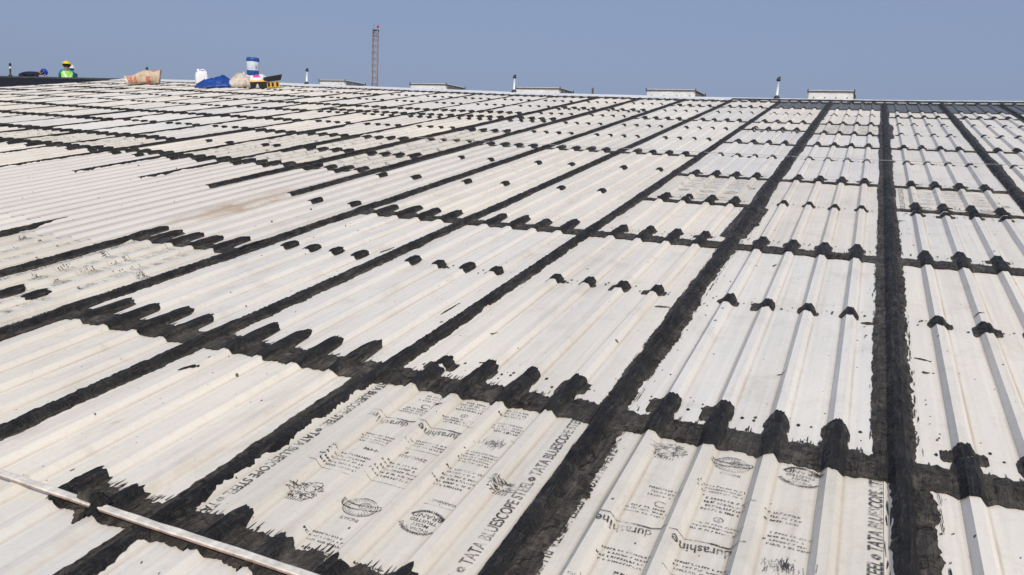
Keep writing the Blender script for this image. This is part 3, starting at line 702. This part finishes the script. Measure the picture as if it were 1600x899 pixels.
def vent(x0, x1, D, ztop, label):
    """box sitting level just behind the ridge; ztop in roof coordinates at its front edge"""
    f0 = W(x0, 18.45, ztop+zo(x0)); f1 = W(x1, 18.45, ztop+zo(x1)); w_ = (f1-f0).length; tilt = math.atan2(f1.z-f0.z, x1-x0)
    zt = (f0.z+f1.z)/2; base = far_z((x0+x1)/2, f0.y+D*.5)-.2; t = empty('roof_vent', ((x0+x1)/2, f0.y+D/2, base)); tag(t, label, 'vent', 'vent boxes along the ridge')
    h = zt-base-.035; hw = w_/2
    rv = random.Random(int(x0*100))
    # housing: front panel slightly dented
    V = []; F = []; nx = 14; nz = 6
    for k in range(nz+1):
        for i in range(nx+1):
            u = i/nx; q = k/nz; V.append((-hw+.008+(w_-.016)*u, -D/2+.008+.006*n1(u*4+x0, q*3), q*h))
    for k in range(nz):
        for i in range(nx): F.append((k*(nx+1)+i, k*(nx+1)+i+1, (k+1)*(nx+1)+i+1, (k+1)*(nx+1)+i))
    link('front_panel', mesh('front_panel', V, F, [M_VENT], True), t)
    mb = MB(); mb.box((0, .012, h/2), (w_-.09, D-.10, h-.002)); mb.build('housing', M_VENT, t)
    for s_ in (-1, 1):
        mb = MB()
        for yy in (-D/2+.045, D/2-.045): mb.box((s_*(hw-.025), yy, h/2), (.045, .045, h))
        mb.box((s_*(hw-.035), -D*.12, h/2), (.03, .035, h)); mb.build('side_frame', M_VENT, t)
        n = 5
        for i in range(n):
            mb = MB(); zc = h-.06-i*.055; mb.box((s_*(hw-.030), 0, zc), (.022, D-.14, .030)); mb.build('louvre_slat', M_LOUV, t)
    for i in range(4):
        mb = MB(); xx = -hw+.12+(w_-.24)*i/3; mb.tube([(xx, -D/2+.02, h*.80), (xx, -D/2-.006, h*.80)], .013, 8); mb.build('rivet', M_VENTDK, t)
    mb = MB(); mb.box((0, 0, h+.012), (w_+.03, D+.03, .026)); cp = mb.build('cap_rim', M_VENTDK, t)
    mb = MB(); mb.box((0, 0, h+.032), (w_+.022, D+.022, .014), tw=(.97,.97)); mb.build('cap_top', M_VENTTOP, cp)
    for sx in (-1, 1):
        for sy in (-1, 1):
            mb = MB(); mb.tube([(sx*(hw+.012), sy*(D/2+.012), h-.02), (sx*(hw+.012), sy*(D/2+.012), h+.062)], [.016,.012], 6); mb.build('corner_bolt', M_VENTDK, cp)
vent(-14.60, -13.71, .97, .165, 'leftmost white vent box, left of the lattice tower')
vent(-11.53, -10.42, 1.05, .165, 'white vent box with dark louvred side right of the lattice tower')
vent(-8.36, -7.16, .95, .16, 'white vent box in the middle, beside a leaning white post')
vent(-4.93, -3.78, 1.2, .185, 'long white vent box with black rim and rust spots')
vent(-1.30, -.38, 1.3, .215, 'rightmost white vent box above the dark grey sheets')

# ------------------------------------------------------------------ far lattice tower and pole
TX_, TY_ = -81.3, 118.0; TH = 30.9; HWB, HWT = .50, .45
tw = empty('lattice_tower', (TX_-.35, TY_, 0), (0, 0, R(22))); tag(tw, 'slim pale red lattice tower with red lamp behind the roof', 'tower')
def hw(z): return HWB+(HWT-HWB)*z/TH
for sx in (-1, 1):
    for sy in (-1, 1):
        mb = MB(); mb.tube([(sx*HWB, sy*HWB, 0), (sx*HWT, sy*HWT, TH)], .075, 6); mb.build('leg', M_STEELP, tw)
NP = 28; dz = TH/NP
bmb = MB(); bmb.tube([(-.5,0,-.5),(.5,0,.5)], .028, 4); brace_me = mesh('brace', bmb.v, bmb.f, [M_STEELG])
for i in range(NP):
    z = (i+.5)*dz; w2 = 2*hw(z)
    for k in range(4):
        for s_ in (1, -1):
            o = link('brace', brace_me, tw, (0,0,0)); a = k*PI/2
            o.location = (hw(z)*math.sin(a), -hw(z)*math.cos(a), z); o.rotation_euler = (0, 0, a); o.scale = (s_*w2, 1, dz)
for z in (TH-.05, TH-1.0, 20.9, 20.0, 12, 4):
    mb = MB(); q = hw(z)
    for a, b in (((-q,-q),(q,-q)), ((q,-q),(q,q)), ((q,q),(-q,q)), ((-q,q),(-q,-q))): mb.tube([(*a, z), (*b, z)], .05, 4)
    mb.build('ring_beam', M_STEELG, tw)
mb = MB(); mb.box((0,0,TH+.06), (1.05,1.05,.12)); mb.build('top_plate', M_STEELG, tw)
mb = MB(); mb.tube([(.42,-.1,TH+.1),(.42,-.1,TH+.42)], .05, 6); lp = mb.build('lamp_bracket', M_STEELG, tw)
mb = MB(); mb.lathe([(0,0),(.16,.02),(.20,.22),(.16,.42),(.06,.52),(0,.53)], (.42,-.1,TH+.40), 14); mb.build('red_lamp', M_RED, lp, True)
mb = MB(); mb.tube([(-.35,.1,TH+.1),(-.36,.1,TH+1.0)], .03, 5); mb.tube([(-.5,.1,TH+.85),(-.2,.1,TH+.87)], .025, 5); mb.build('aerial', M_STEELG, tw)
for s_ in (-1, 1):
    mb = MB(); mb.box((s_*.62, -.35, 20.4), (.34,.3,.26), tw=(.6,.6)); mb.tube([(s_*.45,-.4,20.4),(s_*.6,-.35,20.4)], .05, 5); mb.build('flood_lamp', M_BLACK, tw)
ps = empty('distant_stack', (-40.9, 119.5, 0)); tag(ps, 'short brown stack just showing over the ridge right of centre', 'stack')
mb = MB(); mb.lathe([(.19,0),(.16,21.3),(.18,21.32),(.18,21.55),(.14,21.56),(.14,21.3)], n=12); mb.build('shaft', simple('brown_stack', (.22,.17,.14), .8, .2, 1), ps, True)

# ------------------------------------------------------------------ sack, can, tarpaulin, cloths, pail and tool box near the ridge
M_SACK = simple('beige_paper_sack', (.58,.46,.33), .85, .22, 9)
M_SACKR = simple('faded_red_print', (.55,.20,.14), .85, .25, 14)
M_SACKW = simple('white_sack_lining', (.78,.77,.74), .8, .08, 9)
M_BLUE = simple('blue_tarpaulin', (.012,.055,.27), .5, .35, 9)
M_CLOTH = simple('soiled_cream_cloth', (.60,.53,.46), .95, .28, 16)
M_CLOTHD = simple('brown_rag_stain', (.16,.11,.09), .95, .4, 20)
M_WHITEP = simple('white_plastic', (.82,.83,.84), .4, .04, 6)
M_PAILB = simple('blue_plastic_pail', (.022,.085,.30), .4, .12, 6)
M_LABEL = simple('pale_pail_label', (.60,.65,.72), .5, .12, 11)
M_YEL = simple('amber_plastic', (.75,.40,.03), .45, .12, 8)
M_TBLK = simple('black_plastic', (.018,.018,.02), .5, .2, 10)
M_PINK = simple('pink_cloth', (.75,.06,.36), .8, .12, 10)
VD = math.atan2(.68, .73)           # the pile is seen across the slope
def on_roof(name, x, y, rz, label, cat, group=None, z=.034, tilt=True):
    t = empty(name, W(x, y, z+zo(x)), (ALPHA if tilt else 0, 0, 0)); t.rotation_euler = (Matrix.Rotation(ALPHA, 4, 'X') @ Matrix.Rotation(rz, 4, 'Z')).to_euler() if tilt else (0, 0, rz)
    tag(t, label, cat, group); return t
def heap(name, mat, parent, fx, sx, sy, N=26, seed=0, skirt=True):
    """crumpled sheet or sack: height field fx(u,v) over an uneven outline"""
    V = []; F = []
    for a in range(N+1):
        for b in range(N+1):
            u, v = 2*a/N-1, 2*b/N-1
            uu, vv = u*math.sqrt(1-v*v/2), v*math.sqrt(1-u*u/2)
            k = 1+.16*n1(math.atan2(vv, uu)*1.9, seed)
            x, y = uu*sx*k, vv*sy*k
            V.append((x, y, max(0.0, fx(uu, vv, x, y))))
    for a in range(N):
        for b in range(N): F.append((a*(N+1)+b, (a+1)*(N+1)+b, (a+1)*(N+1)+b+1, a*(N+1)+b+1))
    ring = [(a, 0) for a in range(N)] + [(N, b) for b in range(N)] + [(a, N) for a in range(N, 0, -1)] + [(0, b) for b in range(N, 0, -1)]
    F.append(tuple(a*(N+1)+b for a, b in reversed(ring)))
    return link(name, mesh(name, V, F, [mat], True), parent)

# sack lying on its side, its torn mouth to the right
sk = on_roof('paper_sack', -19.32, 16.42, VD, 'crumpled beige paper sack with red print lying on the left', 'sack')
def sack_ring(u):                    # u along the sack 0..1
    w_ = .20+.06*math.sin(PI*min(1, u*1.1)); h = .25+.17*u-.04*math.sin(u*9); return w_, h
def sack_pt(u, a, off=0.0, seed=1):
    w_, h = sack_ring(u); x = -.46+.90*u + .05*(math.sin(a) > 0)*(u-.5)
    cr = .028*n1(u*6+2, math.cos(a)*1.7)+.016*n1(u*17, math.sin(a)*3+4)
    e = .62; ca, sa = math.cos(a), math.sin(a)
    return (x+.05*sa*(u-.3), (w_+off+cr)*math.copysign(abs(ca)**e, ca), h*.5+(h*.5+off+cr)*math.copysign(abs(sa)**e, sa)*(.97))
V = []; F = []; NU, NA = 30, 28
for i in range(NU+1):
    for k in range(NA): 
        p = sack_pt(i/NU, 2*PI*k/NA); V.append((p[0], p[1], max(.0, p[2])))
for i in range(NU):
    for k in range(NA): k2 = (k+1) % NA; F.append((i*NA+k, (i+1)*NA+k, (i+1)*NA+k2, i*NA+k2))
b0 = len(V); V.append((-.44, 0, .11)); F += [(b0, k, (k+1) % NA) for k in range(NA)]
b1 = len(V); V.append((.30, 0, .17)); F += [(b1, NU*NA+(k+1) % NA, NU*NA+k) for k in range(NA)]
link('sack_body', mesh('sack_body', V, F, [M_SACK], True), sk)
def patch(name, mat, u0, u1, a0, a1, parent, n=10):
    V = []; F = []
    for i in range(n+1):
        for k in range(n+1):
            p = sack_pt(u0+(u1-u0)*i/n + .015*n1(k*.6, u0*9), a0+(a1-a0)*k/n, .006); V.append((p[0], p[1], max(.004, p[2])))
    for i in range(n):
        for k in range(n): F.append((i*(n+1)+k, (i+1)*(n+1)+k, (i+1)*(n+1)+k+1, i*(n+1)+k+1))
    link(name, mesh(name, V, F, [mat], True), parent)
patch('red_print', M_SACKR, .60, .74, PI*.98, PI*1.46, sk); patch('red_print', M_SACKR, .08, .22, PI*.62, PI*1.05, sk)
patch('red_print', M_SACKR, .70, .98, PI*.45, PI*.62, sk); patch('red_print', M_SACKR, .26, .34, PI*.8, PI*1.3, sk)
patch('torn_lining', M_SACKW, -.01, .07, PI*.9, PI*1.45, sk)

# white jerry can
jc = on_roof('jerry_can', -17.72, 17.02, VD+.25, 'white plastic jerry can standing left of the blue tarpaulin', 'jerry can', tilt=False)
V = []; F = []; secs = [(0,.155,.105),(.015,.165,.115),(.24,.165,.115),(.30,.150,.105),(.345,.105,.085),(.36,.09,.075)]; NA = 20
for z, a, b in secs:
    for k in range(NA):
        q = 2*PI*k/NA; c_, s_ = math.cos(q), math.sin(q); V.append((a*math.copysign(abs(c_)**.45, c_), b*math.copysign(abs(s_)**.45, s_), z))
for i in range(len(secs)-1):
    for k in range(NA): k2 = (k+1) % NA; F.append((i*NA+k, i*NA+k2, (i+1)*NA+k2, (i+1)*NA+k))
F += [tuple(range(NA-1,-1,-1)), tuple((len(secs)-1)*NA+k for k in range(NA))]
link('can_body', mesh('can_body', V, F, [M_WHITEP], True), jc)
mb = MB(); mb.tube([(-.04,0,.34),(-.02,0,.40),(.06,0,.41),(.13,0,.36),(.14,0,.31)], .016, 8); mb.build('handle', M_WHITEP, jc, True)
mb = MB(); mb.lathe([(.036,.35),(.038,.40),(.030,.41),(0,.41)], (-.085,0,0), 14); mb.build('screw_cap', M_WHITEP, jc, True)

tp = on_roof('blue_tarpaulin', -16.34, 16.24, VD, 'bunched bright blue tarpaulin sheet beside the white can', 'tarpaulin')
def tarp_h(u, v, x, y):
    r2 = u*u+v*v; e = max(0, 1-r2**2)
    pk = .15*math.exp(-((u-.3)/.5)**2-(v/.8)**2) + .08*math.exp(-((u+.5)/.5)**2-(v/.8)**2) + .09
    return e**.6*pk*(1+.28*n1(x*5, y*6)+.20*(1-abs(n1(x*11+y*5, 3))*2)*.5) + e*.03*n1(x*26, y*17)
heap('tarpaulin_sheet', M_BLUE, tp, tarp_h, .57, .42, 40, 3)
cp_ = on_roof('cloth_heap', -15.78, 16.55, VD, 'heap of soiled cream rags right of the blue tarpaulin', 'cloth')
def cl(u, v, x, y):
    e = max(0, 1-(u*u+v*v)**2); return e**.35*(.24*math.exp(-((u-.1)/.9)**2)+.08)*(1+.30*n1(x*8, y*9)+.25*n1(x*19, y*21+5)) 
hb = heap('rag_pile', M_CLOTH, cp_, cl, .37, .30, 38, 8)
for i, (a, b, z) in enumerate(((.10,-.17,.16),(.17,-.12,.12),(-.02,-.02,.30),(.05,.05,.31),(.20,-.18,.07))):
    h_ = heap('stained_rag', M_CLOTHD if i != 3 else M_PAILB, cp_, lambda u, v, x, y: max(0, 1-u*u-v*v)**.5*.05*(1+.4*n1(x*40, y*40+i)), .055, .045, 10, 20+i); h_.location = (a, b, z)
ws = on_roof('white_sack', -15.62, 16.88, VD, 'plump white sack under the blue and white pail', 'sack')
def wsf(u, v, x, y):
    e = max(0, 1-(u*u+v*v)**3); return e**.45*.30*(1+.10*n1(x*6, y*6)+.06*n1(x*16, y*15))
heap('sack_body', M_SACKW, ws, wsf, .42, .30, 30, 5)
ws2 = on_roof('white_sack', -15.16, 16.50, VD, 'small white sack squeezed between the rags and the tool box', 'sack')
heap('sack_body', M_SACKW, ws2, lambda u, v, x, y: max(0, 1-(u*u+v*v)**3)**.45*.26*(1+.12*n1(x*7+3, y*7)), .20, .20, 24, 6)
pl = on_roof('plastic_pail', -15.60, 16.85, VD, 'upright blue and white pail standing on the white sack', 'pail', z=.034+.285, tilt=False)
mb = MB(); mb.lathe([(0,0),(.150,0),(.156,.01),(.160,.13)], n=28); mb.build('blue_base', M_PAILB, pl, True)
mb = MB(); mb.lathe([(.160,.13),(.163,.14),(.166,.36),(.164,.365)], n=28); lb = mb.build('label_band', M_LABEL, pl, True)
mb = MB(); mb.lathe([(.164,.365),(.170,.37),(.172,.43),(.168,.455),(.160,.475),(.150,.478),(.146,.462),(0,.458)], n=28); ld = mb.build('lid', M_PAILB, pl, True)
mb = MB(); mb.lathe([(.135,.4635),(0,.4636)], n=24); mb.build('pale_lid_disc', M_LABEL, ld)
for a, l in ((-1.15,.10),(-1.02,.07),(-.93,.12),(-1.7,.05)):
    mb = MB(); q = a; mb.add([(.1675*math.cos(q+d), .1675*math.sin(q+d), z) for d, z in ((-.03,.17),(.04,.17),(.05,.17+l),(-.0,.17+l))], [(0,1,2,3)]); mb.build('printed_mark', M_INK, lb)
pk = on_roof('pink_cloth', -15.30, 16.66, VD, 'small pink cloth below the blue and white pail', 'cloth', z=.26)
heap('cloth_sheet', M_PINK, pk, lambda u, v, x, y: max(0, 1-u*u-v*v)**.5*.085*(1+.5*n1(x*22, y*22)), .11, .09, 16, 9)
# open tool box
tb = on_roof('tool_box', -14.98, 16.58, VD+.10, 'open black tool box with amber lid and latches by the ridge', 'tool box')
mb = MB()
for (cx, cy, dx, dy) in ((0,-.11,.42,.012),(0,.11,.42,.012),(-.204,0,.012,.22),(.204,0,.012,.22)): mb.box((cx-.16, cy, .085), (dx, dy, .17))
mb.box((-.16,0,.006), (.41,.21,.012)); mb.build('tray', M_TBLK, tb)
mb = MB(); mb.box((-.16,-.03,.185), (.44,.20,.035), tw=(.92,.85)); td = mb.build('amber_lid', M_YEL, tb)
mb = MB(); mb.tube([(-.26,-.03,.20),(-.25,-.03,.245),(-.17,-.03,.245),(-.16,-.03,.20)], .012, 6); mb.build('handle', M_TBLK, td, True)
mb = MB(); mb.box((.22,0,.075), (.34,.20,.14)); mb.build('second_tray', M_YEL, tb)
V = [(-.02,-.12,.15),(.42,-.12,.19),(.44,.10,.19),(-.02,.10,.15),(.00,-.14,.27),(.47,-.16,.335),(.48,.10,.335),(.0,.10,.27)]
link('raised_lid', mesh('raised_lid', V, [(3,2,1,0),(4,5,6,7),(0,1,5,4),(1,2,6,5),(2,3,7,6),(3,0,4,7)], [M_TBLK]), tb)
for xx in (.10, .20, .32):
    mb = MB(); mb.box((xx,-.106,.085), (.055,.02,.10)); mb.build('latch', M_TBLK, tb)

# ------------------------------------------------------------------ the three workers behind the ridge
M_SKIN = simple('brown_skin', (.22,.12,.075), .6, .1, 10, bmp=0)
M_NAVY = simple('navy_overalls', (.010,.013,.045), .85, .25, 14)
M_TEAL = simple('teal_shirt', (.02,.24,.27), .85, .15, 14)
M_DKGR = simple('dark_green_shirt', (.02,.06,.06), .85, .2, 14)
M_TROU = simple('dark_trousers', (.03,.032,.04), .85, .2, 14)
M_VEST = simple('lime_safety_vest', (.30,.75,.07), .7, .12, 12)
M_REFL = simple('silver_reflective_tape', (.75,.80,.62), .4, .06, 12)
M_HAIR = simple('black_hair', (.012,.011,.011), .7, .2, 30)
def hat(col): return simple('hard_hat_shell', col, .35, .04, 8, bmp=0)
def skin_body(joints, edges, groups, mats, parent):
    me = bpy.data.meshes.new('body'); names = list(joints)
    me.from_pydata([joints[n][0] for n in names], [(names.index(a), names.index(b)) for a, b in edges], [])
    ob = bpy.data.objects.new('tmp', me); C.objects.link(ob)
    md = ob.modifiers.new('s', 'SKIN'); md.use_smooth_shade = True
    for i, n in enumerate(names):
        sv = me.skin_vertices[0].data[i]; r = joints[n][1]; sv.radius = (r, r) if not isinstance(r, tuple) else r; sv.use_root = (n == 'pelvis')
    ob.modifiers.new('d', 'SUBSURF').levels = 2
    dg = bpy.context.evaluated_depsgraph_get(); out = bpy.data.meshes.new_from_object(ob.evaluated_get(dg)); out.name = 'body'
    bpy.data.objects.remove(ob); out.materials.clear()
    for mt in mats: out.materials.append(mt)
    segs = [(Vector(joints[a][0]), Vector(joints[b][0]), groups.get((a, b), groups.get(b, 0))) for a, b in edges]
    for p in out.polygons:
        c_ = p.center; best = (9, 0)
        for a, b, gidx in segs:
            t = max(0, min(1, (c_-a).dot(b-a)/max(1e-6, (b-a).length_squared))); d = (c_-(a+(b-a)*t)).length
            if d < best[0]: best = (d, gidx)
        p.material_index = best[1]; p.use_smooth = True
    return link('body', out, parent)
def worker(loc, rz, pose, shirt, trous, hatcol, label, vest=False, name='person'):
    t = empty(name, loc, (0, 0, rz)); tag(t, label, 'person')
    J = dict(pose); face = J.pop('face', (0,1,0)); E = [('pelvis','waist'),('waist','chest'),('chest','neck'),('neck','head0'),('head0','head1')]
    G = {'waist':1,'chest':1,'neck':0,'head0':0,'head1':0}
    for s_ in 'LR':
        E += [('chest','sh'+s_),('sh'+s_,'el'+s_),('el'+s_,'wr'+s_),('wr'+s_,'ha'+s_),('pelvis','hip'+s_),('hip'+s_,'kn'+s_),('kn'+s_,'an'+s_),('an'+s_,'to'+s_)]
        G.update({'sh'+s_:1,'el'+s_:1,'wr'+s_:1,'ha'+s_:0,'hip'+s_:2,'kn'+s_:2,'an'+s_:2,'to'+s_:3})
        w0 = Vector(J['wr'+s_][0]); h0 = Vector(J['ha'+s_][0]); d = (h0-w0).normalized(); sd = d.cross(Vector((0,0,1))).normalized()
        for i, (o_, l) in enumerate(((-.03,.07),(-.01,.085),(.01,.08),(.03,.062))):
            J['f%d%s' % (i, s_)] = (tuple(h0+sd*o_+d*.02), .009); J['g%d%s' % (i, s_)] = (tuple(h0+sd*o_*1.15+d*l-Vector((0,0,.02))), .008)
            E += [('ha'+s_, 'f%d%s' % (i, s_)), ('f%d%s' % (i, s_), 'g%d%s' % (i, s_))]; G['f%d%s' % (i, s_)] = 0; G['g%d%s' % (i, s_)] = 0
        sg = 1 if s_ == 'L' else -1
        J['th'+s_] = (tuple(w0*.4+h0*.6+sd*.05*sg+d*.03), .010); E.append(('wr'+s_, 'th'+s_)); G['th'+s_] = 0
    skin_body(J, E, G, [M_SKIN, shirt, trous, M_BLACK], t)
    h0, h1 = Vector(J['head0'][0]), Vector(J['head1'][0]); ax = (h1-h0).normalized(); hc = (h0+h1)/2
    fwd = Vector(face); fwd = (fwd-ax*fwd.dot(ax)).normalized(); sd = fwd.cross(ax)
    Mx = Matrix((sd, fwd, ax)).transposed().to_4x4(); Mx.translation = hc
    def hm(nm, mb, mat, par=t, smooth=True):
        return link(nm, mesh(nm, [Mx @ Vector(p) for p in mb.v], mb.f, [mat], smooth), par)
    mb = MB(); mb.lathe([(.138,.045),(.136,.07),(.128,.10),(.105,.140),(.065,.165),(.02,.175),(0,.175)], n=22)
    hh = hm('hard_hat', mb, hatcol)
    mb = MB(); V = []; F = []
    for k in range(24):
        q = 2*PI*k/24; e = .026+.035*max(0, math.sin(q))**2
        for rr_, zz in ((.134,.052),(.138+e,.044),(.138+e,.038),(.134,.044)): V.append((rr_*math.cos(q), rr_*math.sin(q), zz))
    for k in range(24):
        for j in range(4): F.append((k*4+j, ((k+1) % 24)*4+j, ((k+1) % 24)*4+(j+1) % 4, k*4+(j+1) % 4))
    mb.add(V, F); hm('brim', mb, hatcol, hh)
    mb = MB(); mb.lathe([(.098,-.045),(.112,-.01),(.116,.03),(.112,.055)], n=18); V = [(x, min(y, .055), z) for x, y, z in mb.v]; mb.v = V; hm('hair', mb, M_HAIR)
    mb = MB(); mb.lathe([(.001,.055),(.012,.02),(.018,-.02),(.010,-.032),(.001,-.034)], (0,.105,-.01), 8); hm('nose', mb, M_SKIN)
    for s_ in (-1, 1):
        mb = MB(); mb.lathe([(0,.011),(.010,.006),(.012,0),(.010,-.006),(0,-.011)], (s_*.036,.100,.018), 8); hm('eye', mb, M_HAIR)
        mb = MB(); mb.lathe([(0,.033),(.016,.02),(.018,0),(.012,-.022),(0,-.032)], (s_*.108,0,-.005), 8); hm('ear', mb, M_SKIN)
    mb = MB(); mb.box((0,.102,-.062), (.05,.012,.012)); hm('mouth', mb, simple('lips', (.15,.06,.05), .6, .1, 9, bmp=0))
    if vest:
        ch, wa = Vector(J['chest'][0]), Vector(J['waist'][0]); V = []; F = []; NA = 28; NZ = 8
        def vp(k, i, off=0):
            f_ = k/NZ; q = 2*PI*i/NA; c0 = wa+(ch-wa)*(f_*1.62-.28); a = (.180+.030*f_+off)*(1 if f_ < .80 else .86 if f_ < .95 else .62); b = .128+.012*f_+off
            return (c0.x+a*math.cos(q), c0.y+b*math.sin(q), c0.z)
        for k in range(NZ+1):
            for i in range(NA): V.append(vp(k, i))
        for k in range(NZ):
            for i in range(NA): F.append((k*NA+i, k*NA+(i+1) % NA, (k+1)*NA+(i+1) % NA, (k+1)*NA+i))
        vt = link('safety_vest', mesh('safety_vest', V, F, [M_VEST], True), t)
        for a0, a1 in ((1.2*PI, 1.47*PI), (1.8*PI, 1.53*PI)):
            V = []; 
            for k in range(NZ+1):
                f_ = k/NZ; q = a1+(a0-a1)*f_; i = q/(2*PI)*NA; p = vp(k, i, .007); p2 = vp(k, i+1.6, .007); V += [p, p2]
            link('reflective_tape', mesh('reflective_tape', V, [(2*k, 2*k+1, 2*k+3, 2*k+2) for k in range(NZ)], [M_REFL]), vt)
        V = [vp(1, i, .006) for i in range(NA)] + [vp(2, i, .006) for i in range(NA)]
        link('reflective_tape', mesh('reflective_tape', V, [(i, (i+1) % NA, NA+(i+1) % NA, NA+i) for i in range(NA)], [M_REFL]), vt)
    return t
SQUAT = {'pelvis':((0,0,.24),.145),'waist':((0,.01,.38),.135),'chest':((0,.04,.56),(.15,.125)),'neck':((0,.06,.70),.058),'head0':((0,.07,.775),.085),'head1':((0,.085,.86),.088),
 'shL':((-.18,.05,.62),.062),'shR':((.18,.05,.62),.062),'elL':((-.25,.20,.44),.047),'elR':((.25,.20,.44),.047),'wrL':((-.16,.40,.36),.032),'wrR':((.16,.40,.36),.032),'haL':((-.14,.46,.33),.030),'haR':((.14,.46,.33),.030),
 'hipL':((-.10,.03,.24),.10),'hipR':((.10,.03,.24),.10),'knL':((-.17,.38,.42),.065),'knR':((.17,.38,.42),.065),'anL':((-.13,.12,.09),.045),'anR':((.13,.12,.09),.045),'toL':((-.15,.32,.045),.04),'toR':((.15,.32,.045),.04)}
CRAWL = {'pelvis':((0,-.34,.47),.145),'waist':((0,-.16,.50),.135),'chest':((0,.10,.54),(.15,.13)),'neck':((0,.27,.58),.058),'head0':((0,.33,.585),.085),'head1':((0,.40,.635),.088),'face':(0,.6,-.8),
 'shL':((-.18,.16,.54),.062),'shR':((.18,.16,.54),.062),'elL':((-.21,.20,.29),.046),'elR':((.21,.20,.29),.046),'wrL':((-.18,.26,.08),.032),'wrR':((.18,.26,.08),.032),'haL':((-.18,.31,.045),.030),'haR':((.18,.31,.045),.030),
 'hipL':((-.10,-.34,.45),.10),'hipR':((.10,-.34,.45),.10),'knL':((-.13,-.26,.07),.066),'knR':((.13,-.26,.07),.066),'anL':((-.13,-.66,.07),.045),'anR':((.13,-.66,.07),.045),'toL':((-.13,-.80,.05),.04),'toR':((.13,-.80,.05),.04)}
def far_pt(x, Y): 
    yw = W(x, Y, 0).y; return Vector((x, yw, far_z(x, yw)+.03))
AW = math.atan2(.81, .59)            # turning from +Y to straight away from the camera there
worker(far_pt(-27.05, 19.6), AW, SQUAT, M_TEAL, M_TROU, hat((.80,.52,.02)), 'worker seen from behind in yellow helmet and lime safety vest', True)
worker(far_pt(-27.45, 20.1), AW+2.6, SQUAT, M_DKGR, M_TROU, hat((.80,.80,.78)), 'worker in white helmet half hidden by the lime vest')
worker(far_pt(-29.25, 19.75), -R(36), CRAWL, M_NAVY, M_NAVY, hat((.015,.05,.42)), 'worker in navy overalls and blue helmet bending low')
